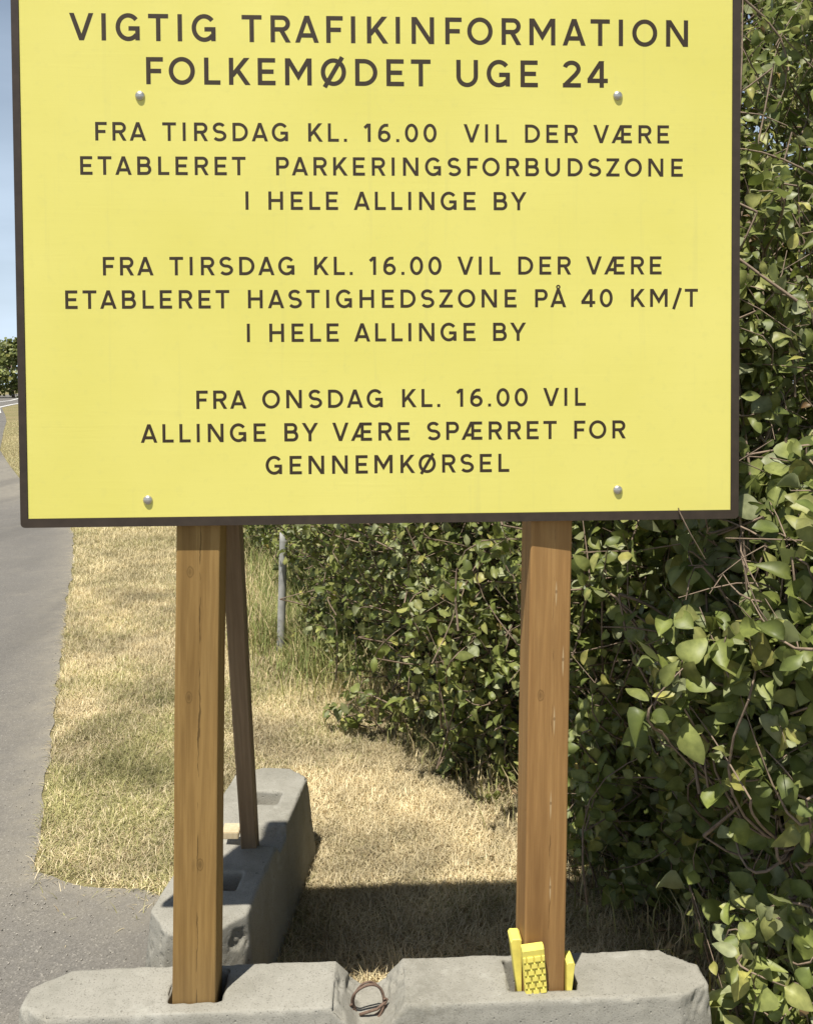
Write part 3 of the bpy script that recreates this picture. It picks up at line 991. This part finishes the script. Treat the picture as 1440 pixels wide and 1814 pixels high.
def build_leaves(name, P, D, Nn, size, wid, fold, droop, tint, parent, mat):
    """P base, D direction along the leaf, Nn approximate normal"""
    D = norm(D); S_ = norm(np.cross(Nn, D)); Nn = np.cross(D, S_)
    tt = LV[:, 0][None, :]; ss = LV[:, 1][None, :] * wid[:, None]
    swp = np.sin(np.arange(len(P)) * 7.31) * 0.22                # blades sweep sideways and the two halves differ
    asy = 1 + 0.22 * np.sin(np.arange(len(P)) * 3.77)
    pw = 0.78 + 0.22 * np.sin(np.arange(len(P)) * 5.13)         # some blunt, some pointed
    tt = tt ** pw[:, None]
    ss = np.where(ss > 0, ss * asy[:, None], ss / asy[:, None]) + swp[:, None] * tt ** 2
    lx = tt * (1 - 0.10 * droop[:, None] * tt)
    lz = -droop[:, None] * tt ** 2 * 0.55 + fold[:, None] * np.abs(ss - swp[:, None] * tt ** 2) + 0.035 * np.sin(tt * 9 + ss * 5 + 20 * size[:, None] * 13)
    V = P[:, None, :] + size[:, None, None] * (lx[..., None] * D[:, None, :] + ss[..., None] * S_[:, None, :] + lz[..., None] * Nn[:, None, :])
    nL, k = V.shape[0], V.shape[1]
    loops = (np.arange(nL)[:, None] * k + LFL[None, :]).ravel()
    sizes = np.tile(LFS, nL)
    vein = 1.0 + 0.30 * (LV[:, 1] == 0) - 0.08 * (LV[:, 1] != 0)            # paler midrib
    tv = (tint[:, None, :] * vein[None, :, None]).reshape(-1, 3)
    me = fast_mesh(name, V.reshape(-1, 3), loops, sizes, tv)
    return link(name, me, mat, parent, True)

def tubes(name, paths, radii, nsides, parent, mat):
    """many thin tubes in one mesh; paths (T,K,3), radii (T,K)"""
    T, K, _ = paths.shape
    d = np.gradient(paths, axis=1)
    d /= np.maximum(np.linalg.norm(d, axis=2, keepdims=True), 1e-9)
    ref = np.where(np.abs(d[:, :, 2:3]) < 0.9, np.array([0, 0, 1.0]), np.array([1.0, 0, 0]))
    s = np.cross(d, ref); s /= np.maximum(np.linalg.norm(s, axis=2, keepdims=True), 1e-9)
    q_ = np.cross(d, s)
    an = 2 * np.pi * np.arange(nsides) / nsides
    V = paths[:, :, None, :] + radii[:, :, None, None] * (np.cos(an)[None, None, :, None] * s[:, :, None, :] + np.sin(an)[None, None, :, None] * q_[:, :, None, :])
    idx = np.arange(T * K * nsides).reshape(T, K, nsides)
    a_ = idx[:, :-1, :]; b_ = idx[:, 1:, :]
    f = np.stack([a_, np.roll(a_, -1, 2), np.roll(b_, -1, 2), b_], -1).reshape(-1)
    me = fast_mesh(name, V.reshape(-1, 3), f, np.full(len(f) // 4, 4))
    return link(name, me, mat, parent, True)

GREENS = np.array([[0.195, 0.225, 0.055], [0.245, 0.270, 0.080], [0.135, 0.165, 0.042], [0.32, 0.325, 0.105], [0.40, 0.375, 0.105], [0.31, 0.33, 0.17]])
def tints(nL, r, bright=1.0, p=(0.26, 0.26, 0.2, 0.14, 0.05, 0.09)):
    c = GREENS[r.choice(len(GREENS), nL, p=p)]
    return c * (0.62 + 0.5 * r.random((nL, 1))) * bright

def shrub(name, label, cx, cy, rx, ry, h, ntwig, lsize, seed, group=None, stems=7, per=13, tlen=0.42, cat='shrub', zmin=0.04, toe=0.75, bright=1.0, face=None, belly=0.25, lumpy=1.5, inner=0.38, bough=3):
    r = np.random.default_rng(seed)
    root = empty(name, (cx, cy, 0))
    tag(root, label, cat, group)
    # twig ends all over (and inside) a lumpy crown
    th = r.uniform(0, 2 * np.pi, ntwig)
    if face is not None:                                     # more twigs on the open, light side
        m = r.random(ntwig) < 0.45
        th[m] = face + r.normal(0, 0.8, m.sum())
    s = r.uniform(0.0, 1.0, ntwig) ** 0.92
    prof = np.where(s < belly, toe + (1 - toe) * (s / belly) ** 1.4, np.sqrt(np.maximum(0.02, 1 - ((s - belly) / (1.03 - belly)) ** 2.6)))
    lump = np.array([0.16 * mnoise.noise(Vector((math.cos(a) * 1.6 + seed, math.sin(a) * 1.6, z * h * 1.5))) + 0.10 * mnoise.noise(Vector((math.cos(a) * 4 + seed, math.sin(a) * 4, z * h * 4))) for a, z in zip(th, s)])
    rad = prof * (1 + lumpy * lump) * np.where(r.random(ntwig) < 1 - inner, r.uniform(0.86, 1.06, ntwig), r.uniform(0.35, 0.9, ntwig))
    E_ = np.stack([rx * rad * np.cos(th), ry * rad * np.sin(th), zmin + s * h], 1)
    outd = norm(np.stack([np.cos(th) / rx, np.sin(th) / ry, np.zeros(ntwig)], 1))
    L_ = tlen * r.uniform(0.6, 1.25, ntwig)
    rise = r.uniform(-0.15, 0.95, ntwig) + 0.5 * (s > 0.85)
    dirv = norm(outd * r.uniform(0.35, 1.0, (ntwig, 1)) + np.array([0, 0, 1.0]) * rise[:, None] + r.normal(0, 0.38, (ntwig, 3)))
    shoot = r.random(ntwig) < 0.07                             # long young shoots with small leaves
    E_ = E_ + dirv * np.where(shoot, 0.16, 0.0)[:, None]
    L_ = L_ + np.where(shoot, 0.16, 0.0)
    B_ = E_ - dirv * L_[:, None]
    B_[:, 2] = np.maximum(B_[:, 2], 0.02)
    K = 7
    tt = np.linspace(0, 1, K)
    sag = r.uniform(-0.05, 0.22, ntwig)
    bend = r.normal(0, 0.065, (ntwig, 3))
    paths = B_[:, None, :] + (E_ - B_)[:, None, :] * tt[None, :, None]
    paths = paths + bend[:, None, :] * np.sin(np.pi * tt)[None, :, None]
    paths[:, :, 2] += (sag[:, None] * L_[:, None]) * np.sin(np.pi * tt)[None, :] * 0.6
    paths[:, :, 2] = np.maximum(paths[:, :, 2], 0.012)
    rad0 = (0.0040 * r.uniform(0.7, 1.3, ntwig))[:, None] * (1 - 0.72 * tt)[None, :]
    # stems from the foot, and a bough from a stem to every third twig
    SP, SR = [], []
    tops = []
    for k in range(stems):
        a = 2 * math.pi * k / stems + r.uniform(-0.3, 0.3)
        q0 = np.array([0.10 * rx * math.cos(a), 0.10 * ry * math.sin(a), -0.02])
        f_ = r.uniform(0.35, 0.75)
        q2 = np.array([rx * f_ * math.cos(a), ry * f_ * math.sin(a), h * r.uniform(0.7, 0.93)])
        q1 = np.array([0.5 * q2[0] * 0.6, 0.5 * q2[1] * 0.6, h * 0.45]) + r.normal(0, 0.05, 3)
        pts = np.stack([(1 - x) ** 2 * q0 + 2 * x * (1 - x) * q1 + x * x * q2 for x in np.linspace(0, 1, K)])
        SP.append(pts); SR.append(0.017 * h / 3 * (1.15 - np.linspace(0, 1, K)))
        tops.append(pts)
    allst = np.concatenate([tp[1:-1] for tp in tops]) if tops else None
    for i in range(0, ntwig, bough):
        cand = allst[allst[:, 2] < B_[i, 2] + 0.1]
        if len(cand) == 0:
            cand = allst
        j = np.argmin(((cand - B_[i]) ** 2).sum(1))
        q0, q2 = cand[j], B_[i]
        q1 = (q0 + q2) / 2 + np.array([0, 0, -0.05]) + r.normal(0, 0.07, 3)
        SP.append(np.stack([(1 - x) ** 2 * q0 + 2 * x * (1 - x) * q1 + x * x * q2 for x in np.linspace(0, 1, K)]))
        SR.append(np.linspace(0.0050, 0.0028, K))
    allp = np.concatenate([paths, np.stack(SP)]); allr = np.concatenate([rad0, np.stack(SR)])
    tubes('stem', allp, allr, 4, root, M_BARK)
    # leaves, alternate along each twig, with a small tuft at the end
    ti = np.repeat(np.arange(ntwig), per)
    f = np.tile((np.arange(per) + 0.6) / per, ntwig) * 0.92 + 0.08 + r.normal(0, 0.02, ntwig * per)
    f = np.clip(f, 0.05, 1.0)
    ki = np.minimum((f * (K - 1)).astype(int), K - 2); fr = f * (K - 1) - ki
    P = paths[ti, ki] * (1 - fr[:, None]) + paths[ti, ki + 1] * fr[:, None]
    d = norm(paths[ti, ki + 1] - paths[ti, ki])
    ref = norm(np.cross(d, np.array([0, 0, 1.0]) + r.normal(0, 0.1, d.shape)))
    oth = np.cross(ref, d)
    ph = np.tile(np.arange(per) * 2.4, ntwig) + r.normal(0, 0.5, ntwig * per)
    side = ref * np.cos(ph)[:, None] + oth * np.sin(ph)[:, None]
    D = norm(d * r.uniform(0.15, 0.9, (len(P), 1)) + side + np.array([0, 0, -0.22]) + r.normal(0, 0.22, d.shape))
    lean = outd[ti] * 0.55 + np.array([0, 0, 0.75]) + np.array([-0.15, -0.35, 0.0])
    Nn = norm(lean + r.normal(0, 0.55, d.shape))
    nL = len(P)
    size = lsize * np.repeat(np.where(shoot, 0.5, 1.0), per) * (0.50 + 0.66 * r.random(nL) ** 1.1) * (0.75 + 0.35 * (1 - np.abs(f - 0.55)))
    old = r.random(nL)
    size = np.where(old < 0.016, size * 0.6, size)
    # no leaf grows through or across the plate of the sign
    hit = (P[:, 0] + cx < 0.86) & (P[:, 1] + cy < 2.20) & (P[:, 2] > 1.18)
    size = np.where(hit, 0.002, size)
    P = P + D * (0.18 * size)[:, None]
    P[:, 2] = np.maximum(P[:, 2], 0.03)
    tnt = tints(nL, r, bright)
    tnt[old < 0.008] = np.array([0.30, 0.22, 0.06])
    tnt[(old > 0.008) & (old < 0.016)] = np.array([0.16, 0.09, 0.04])
    build_leaves('foliage', P, D, Nn, size, r.uniform(0.55, 1.12, nL), r.uniform(-0.3, 1.2, nL), r.uniform(-0.6, 1.8, nL), tnt, root, M_LEAF)
    return root

HG = 'leafy shrubs of the roadside hedge'
F_ = -2.2       # the side of the hedge that faces the lane
shrub('hedge_shrub', 'big-leaved shrub nearest the viewer, below the right corner of the board', 1.22, 2.27, 0.62, 0.36, 0.93, 440, 0.066, 11, HG, per=13, tlen=0.27, face=3.7, lumpy=2.0, inner=0.2, bough=1, toe=0.45, belly=0.40, zmin=0.58, stems=5)
shrub('hedge_shrub', 'shaded shrub right behind the right post of the sign', 0.99, 3.26, 0.62, 0.68, 2.6, 1250, 0.054, 12, HG, per=14, face=-2.2, toe=0.78, belly=0.2, lumpy=1.2)
shrub('hedge_shrub', 'sunlit bushy shrub between the two posts, directly left of the right post', 0.70, 4.45, 0.94, 0.92, 2.9, 1450, 0.053, 13, HG, per=14, face=-2.3, toe=0.97, lumpy=2.0)
shrub('hedge_shrub', 'leafy shrub between the posts with twigs hanging over the pale grass', 0.22, 5.68, 0.94, 0.94, 2.8, 1250, 0.054, 14, HG, per=14, face=-2.3, toe=0.9, lumpy=2.0)
shrub('hedge_shrub', 'leafy shrub just behind and right of the grey marker pole', -0.20, 7.10, 0.92, 0.92, 2.8, 700, 0.064, 15, HG, face=-2.3, toe=0.85)
shrub('hedge_shrub', 'far shrub of the hedge, left of the grey marker pole under the board', -0.80, 8.9, 1.0, 1.0, 2.8, 440, 0.080, 16, HG, face=-2.3)
shrub('hedge_shrub', 'farthest visible shrub of the hedge, dark behind the top of the brace', -1.55, 11.2, 1.2, 1.25, 2.8, 380, 0.09, 17, HG, face=-2.3)
shrub('tall_hedge_tree', 'tall dense leafy tree at the top right corner behind the nearest shrub', 2.20, 3.55, 0.92, 0.9, 4.25, 1500, 0.062, 18, None, cat='tree', toe=0.5, face=3.9)
shrub('hedge_tree', 'tall leafy tree behind the hedge, showing high beside the right edge of the board', 1.95, 5.0, 0.95, 0.95, 4.2, 1200, 0.066, 19, None, cat='tree', toe=0.5, face=-2.4)
shrub('leafy_sapling', 'low leafy sapling at the right end of the front concrete block', 1.02, 2.16, 0.27, 0.20, 0.42, 64, 0.066, 21, None, bough=1, stems=4, per=10, tlen=0.24, cat='sapling', face=3.6, bright=1.15)

# ------------------------------------------------------------------ grass
HY = np.array([1.0, 2.35, 3.06, 3.49, 3.96, 4.28, 4.82, 5.3, 9.4, 14.0, 30.0])
HX = np.array([1.4, 0.82, 0.55, 0.39, 0.09, -0.06, -0.31, -0.545, -1.66, -3.6, -10.5])
def hedge_x(y): return np.interp(y, HY, HX)
def apron_y(x): return np.interp(x, AX, AY)
def n2(x, y, f, o=0.0):
    return np.array([mnoise.noise(Vector((a * f + o, b * f, o * 1.7))) for a, b in zip(x, y)])

def blades(name, X, Y, length, width, lean, tint, r, curl=0.5):
    nB = len(X)
    az = r.uniform(0, 2 * np.pi, nB)
    dirx, diry = np.cos(az), np.sin(az)
    sx, sy = -diry, dirx
    base = np.stack([X, Y, np.zeros(nB)], 1)
    hd = np.stack([dirx, diry, np.zeros(nB)], 1)
    sd_ = np.stack([sx, sy, np.zeros(nB)], 1)
    def at(f, extra):
        l = lean + extra
        return base + hd * (length * f * np.sin(l))[:, None] + np.array([0, 0, 1.0]) * (length * f * np.cos(l))[:, None]
    m = at(0.55, 0.0)
    tp = m + hd * (length * 0.45 * np.sin(lean + curl))[:, None] + np.array([0, 0, 1.0]) * (length * 0.45 * np.cos(lean + curl))[:, None]
    tp[:, 2] = np.maximum(tp[:, 2], 0.008)
    w = width[:, None] * 0.5
    V = np.stack([base - sd_ * w, base + sd_ * w, m + sd_ * w * 0.75, m - sd_ * w * 0.75, tp], 1)
    idx = np.arange(nB)[:, None] * 5
    loops = (idx + np.array([0, 1, 2, 3, 3, 2, 4])[None, :]).ravel()
    sizes = np.tile([4, 3], nB)
    tv = np.repeat(tint, 5, axis=0)
    me = fast_mesh(name, V.reshape(-1, 3), loops, sizes, tv)
    return link(name, me, M_BLADE)

r = np.random.default_rng(5)
def scatter(count, y0, y1, power):
    y = y0 + (y1 - y0) * r.random(count) ** power
    a = edge_x(y); b = hedge_x(y) + 0.75
    x = a + (b - a) * r.random(count)
    return x, y
xs1, ys1 = scatter(360000, 2.15, 7.5, 1.3)
xs2, ys2 = scatter(120000, 7.0, 16.0, 1.1)
xs3, ys3 = scatter(60000, 15.0, 45.0, 1.2)
X = np.concatenate([xs1, xs2, xs3]); Y = np.concatenate([ys1, ys2, ys3])
wob = 0.07 * n2(X, Y, 3.0) + 0.04 * n2(X, Y, 11.0, 2.0)
fray = r.exponential(0.035, len(X)) * (0.4 + 1.5 * (r.random(len(X)) < 0.2))
keep = (X > edge_x(Y) + wob - fray + 0.02) & (Y > apron_y(X) + 0.02 + wob - fray)
X, Y = X[keep], Y[keep]
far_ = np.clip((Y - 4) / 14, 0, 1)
nz1 = n2(X, Y, 1.3); nz2 = n2(X, Y, 5.0, 4.0)
dl = X - edge_x(Y); dh = hedge_x(Y) - X
# greener by the lane and in patches, bleached towards the hedge
green = np.clip(0.28 + 0.9 * nz1 + 0.45 * nz2 + 0.35 * (dl < 0.75) * (Y < 4.6) - 0.35 * (X > -0.35), 0, 1)
green = np.where(Y > 6.5, green * 0.55, green)
straw = np.array([0.57, 0.48, 0.285]); pale = np.array([0.68, 0.585, 0.38]); brown = np.array([0.41, 0.315, 0.175]); olive = np.array([0.29, 0.275, 0.115])
pick = r.random((len(X), 1))
tint = np.where(pick < 0.55, straw, np.where(pick < 0.82, pale, brown))
g = (r.random(len(X)) < green * 0.85)[:, None]
tint = np.where(g, olive * (0.75 + 0.6 * r.random((len(X), 1))), tint) * (0.86 + 0.28 * r.random((len(X), 1)))
mott = np.clip(1.0 + 0.55 * n2(X, Y, 2.3, 9.0) + 0.35 * n2(X, Y, 8.0, 5.0), 0.55, 1.35)
tint = tint * mott[:, None]
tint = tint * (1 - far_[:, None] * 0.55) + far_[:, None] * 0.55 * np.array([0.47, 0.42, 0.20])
length = (0.026 + 0.040 * r.random(len(X)) ** 1.6) * (1 + 1.0 * far_) * (1 + 0.35 * nz2)
lean = np.abs(r.normal(1.08, 0.40, len(X)))
lean = np.minimum(lean, 1.5)
width = (0.0016 + 0.0014 * r.random(len(X))) * (1 + 1.5 * far_)
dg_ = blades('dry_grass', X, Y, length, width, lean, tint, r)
tag(dg_, 'short bleached dry grass of the roadside verge', 'grass', kind='stuff')

# loose grit along the edge of the tarmac
ng = 900
gy = np.concatenate([2.9 + 6 * r.random(ng // 2) ** 1.6, 2.2 + 0.9 * r.random(ng // 2)])
gx = np.concatenate([edge_x(gy[:ng // 2]) - np.abs(r.normal(0, 0.10, ng // 2)) + 0.04, -1.25 + 1.2 * r.random(ng // 2)])
gx[ng // 2:] = np.where(gy[ng // 2:] > apron_y(gx[ng // 2:]), gx[ng // 2:] - 0.8, gx[ng // 2:])
gr = 0.0015 + 0.003 * r.random(ng) ** 3
ov = np.array([[1, 0, 0], [-1, 0, 0], [0, 1, 0], [0, -1, 0], [0, 0, 1], [0, 0, -1]], float)
of = np.array([[0, 2, 4], [2, 1, 4], [1, 3, 4], [3, 0, 4], [2, 0, 5], [1, 2, 5], [3, 1, 5], [0, 3, 5]])
gv = ov[None] * (gr[:, None] * r.uniform(0.6, 1.2, (ng, 6)))[..., None] + r.normal(0, 0.0005, (ng, 6, 3))
gv += np.stack([gx, gy, 0.0065 + gr * 0.5], 1)[:, None, :]
gl = (np.arange(ng)[:, None] * 6 + of.ravel()[None]).ravel()
gc = np.array([0.36, 0.335, 0.29]) * r.uniform(0.5, 1.3, (ng, 1))
gm = fast_mesh('loose_grit', gv.reshape(-1, 3), gl, np.full(ng * 8, 3), np.repeat(gc, 6, axis=0))
tag(link('loose_grit', gm, M_BLADE), 'loose pale grit along the edge of the tarmac', 'gravel', kind='stuff')

# dead leaves and twig bits under the edge of the hedge
nl = 260
ly_ = 2.35 + 3.6 * r.random(nl) ** 1.1
lx_ = hedge_x(ly_) - np.abs(r.normal(0, 0.12, nl)) + 0.22
P = np.stack([lx_, ly_, 0.018 + 0.03 * r.random(nl)], 1)
az = r.uniform(0, 2 * np.pi, nl)
D = np.stack([np.cos(az), np.sin(az), r.normal(0, 0.25, nl)], 1)
lt = np.array([[0.25, 0.18, 0.10], [0.36, 0.27, 0.15], [0.18, 0.125, 0.07]])[r.choice(3, nl)] * r.uniform(0.7, 1.3, (nl, 1))
lo_me = build_leaves('leaf_litter', P, D, norm(np.array([0, 0, 1.0]) + r.normal(0, 0.35, (nl, 3))), r.uniform(0.018, 0.042, nl), r.uniform(0.4, 0.8, nl), r.uniform(-0.4, 0.9, nl), r.uniform(-1.2, 1.2, nl), lt, None, M_BLADE)
tag(lo_me, 'brown dead leaves on the grass under the edge of the hedge', 'leaf litter', kind='stuff')

# taller green grass along the hedge foot and round the pole
cnt = 9000
y = 5.3 + 7.5 * r.random(cnt) ** 1.2
x = hedge_x(y) + r.normal(0.10, 0.17, cnt)
ex = 5200
y2 = r.normal(5.75, 0.42, ex); x2 = -0.66 + r.normal(0, 0.17, ex) - 0.26 * (y2 - 5.7)
y3 = 2.4 + 2.9 * r.random(1500); x3 = hedge_x(y3) + r.normal(0.14, 0.10, 1500)
X = np.concatenate([x, x2, x3]); Y = np.concatenate([y, y2, y3])
k_ = X > edge_x(Y) + 0.25
X, Y = X[k_], Y[k_]
pick = r.random((len(X), 1))
pick = np.where((Y < 4.9)[:, None], 0.6 + 0.4 * pick, pick)
tint = np.where(pick < 0.55, np.array([0.20, 0.235, 0.07]), np.where(pick < 0.80, np.array([0.32, 0.31, 0.12]), np.array([0.56, 0.46, 0.26]))) * (0.7 + 0.6 * r.random((len(X), 1)))
length = 0.10 + 0.26 * r.random(len(X)) ** 1.4
length = np.where(Y < 4.5, length * 0.6, length)
length = np.where((np.abs(X + 0.79) < 0.10) & (Y > 4.7) & (Y < 5.68), length * 0.35, length)
tg = blades('tall_grass', X, Y, length, 0.0035 + 0.0025 * r.random(len(X)), np.minimum(np.abs(r.normal(0.30, 0.22, len(X))), 1.2), tint, r, 0.6)
tag(tg, 'taller green grass along the foot of the hedge', 'grass', kind='stuff')

# ------------------------------------------------------------------ trees across the far end of the road
def far_tree(name, label, cx, cy, w, h, seed, nleaf=2600, bright=1.0):
    r = np.random.default_rng(seed)
    root = empty(name, (cx, cy, 0))
    tag(root, label, 'tree', 'far trees beyond the bend of the road')
    K = 6
    P_, R_ = [], []
    q = np.stack([np.array([0.15 * math.sin(k * 1.3 + seed), 0, h * 0.62 * k / (K - 1)]) for k in range(K)])
    P_.append(q); R_.append(np.linspace(0.26, 0.08, K))
    for k in range(7):
        a = r.uniform(0, 2 * np.pi); z0 = h * r.uniform(0.2, 0.5)
        e = np.array([w * 0.7 * math.cos(a), w * 0.7 * math.sin(a), h * r.uniform(0.5, 0.85)])
        P_.append(np.stack([np.array([0, 0, z0]) * (1 - x) + e * x for x in np.linspace(0, 1, K)])); R_.append(np.linspace(0.10, 0.03, K))
    tubes('trunk', np.stack(P_), np.stack(R_), 6, root, M_BARK)
    nc = 26
    th = r.uniform(0, 2 * np.pi, nc); s = r.uniform(0.08, 1, nc)
    prof = np.sqrt(np.maximum(0.05, 1 - ((s - 0.45) / 0.62) ** 2))
    C = np.stack([w * 0.75 * prof * np.cos(th), w * 0.75 * prof * np.sin(th), h * (0.08 + 0.84 * s)], 1)
    ci = r.choice(nc, nleaf)
    dv = norm(r.normal(0, 1, (nleaf, 3)))
    rr = w * r.uniform(0.22, 0.42, nc)[ci] * r.random(nleaf) ** 0.35
    P = C[ci] + dv * rr[:, None] * np.array([1, 1, 0.8])
    P[:, 2] = np.maximum(P[:, 2], 0.2)
    D = norm(r.normal(0, 1, (nleaf, 3)) + np.array([0, 0, -0.2]))
    Nn = norm(dv * 0.8 + np.array([-0.1, -0.3, 0.6]) + r.normal(0, 0.4, (nleaf, 3)))
    build_leaves('crown', P, D, Nn, r.uniform(0.35, 0.75, nleaf), r.uniform(0.8, 1.1, nleaf), r.uniform(0, 0.4, nleaf), r.uniform(0, 0.6, nleaf), tints(nleaf, r, bright), root, M_LEAF)
for i, (x, y, w, h, lab, bt) in enumerate((
        (-66.5, 142, 4.8, 8.2, 'round green tree at the left edge beyond the bend of the road', 1.0),
        (-60.0, 138, 4.6, 9.0, 'taller dark tree at the left edge beside the border of the board', 0.85),
        (-62.5, 133, 3.2, 5.6, 'low olive bushy tree at the left edge in front of taller ones', 1.25),
        (-52.0, 146, 5.0, 9.2, 'far tree standing just behind the left border of the board', 0.9),
        (-75.0, 150, 5.2, 8.6, 'far green tree at the outermost left of the tree line', 1.0))):
    far_tree('far_tree', lab, x, y, w, h, 40 + i, bright=bt)
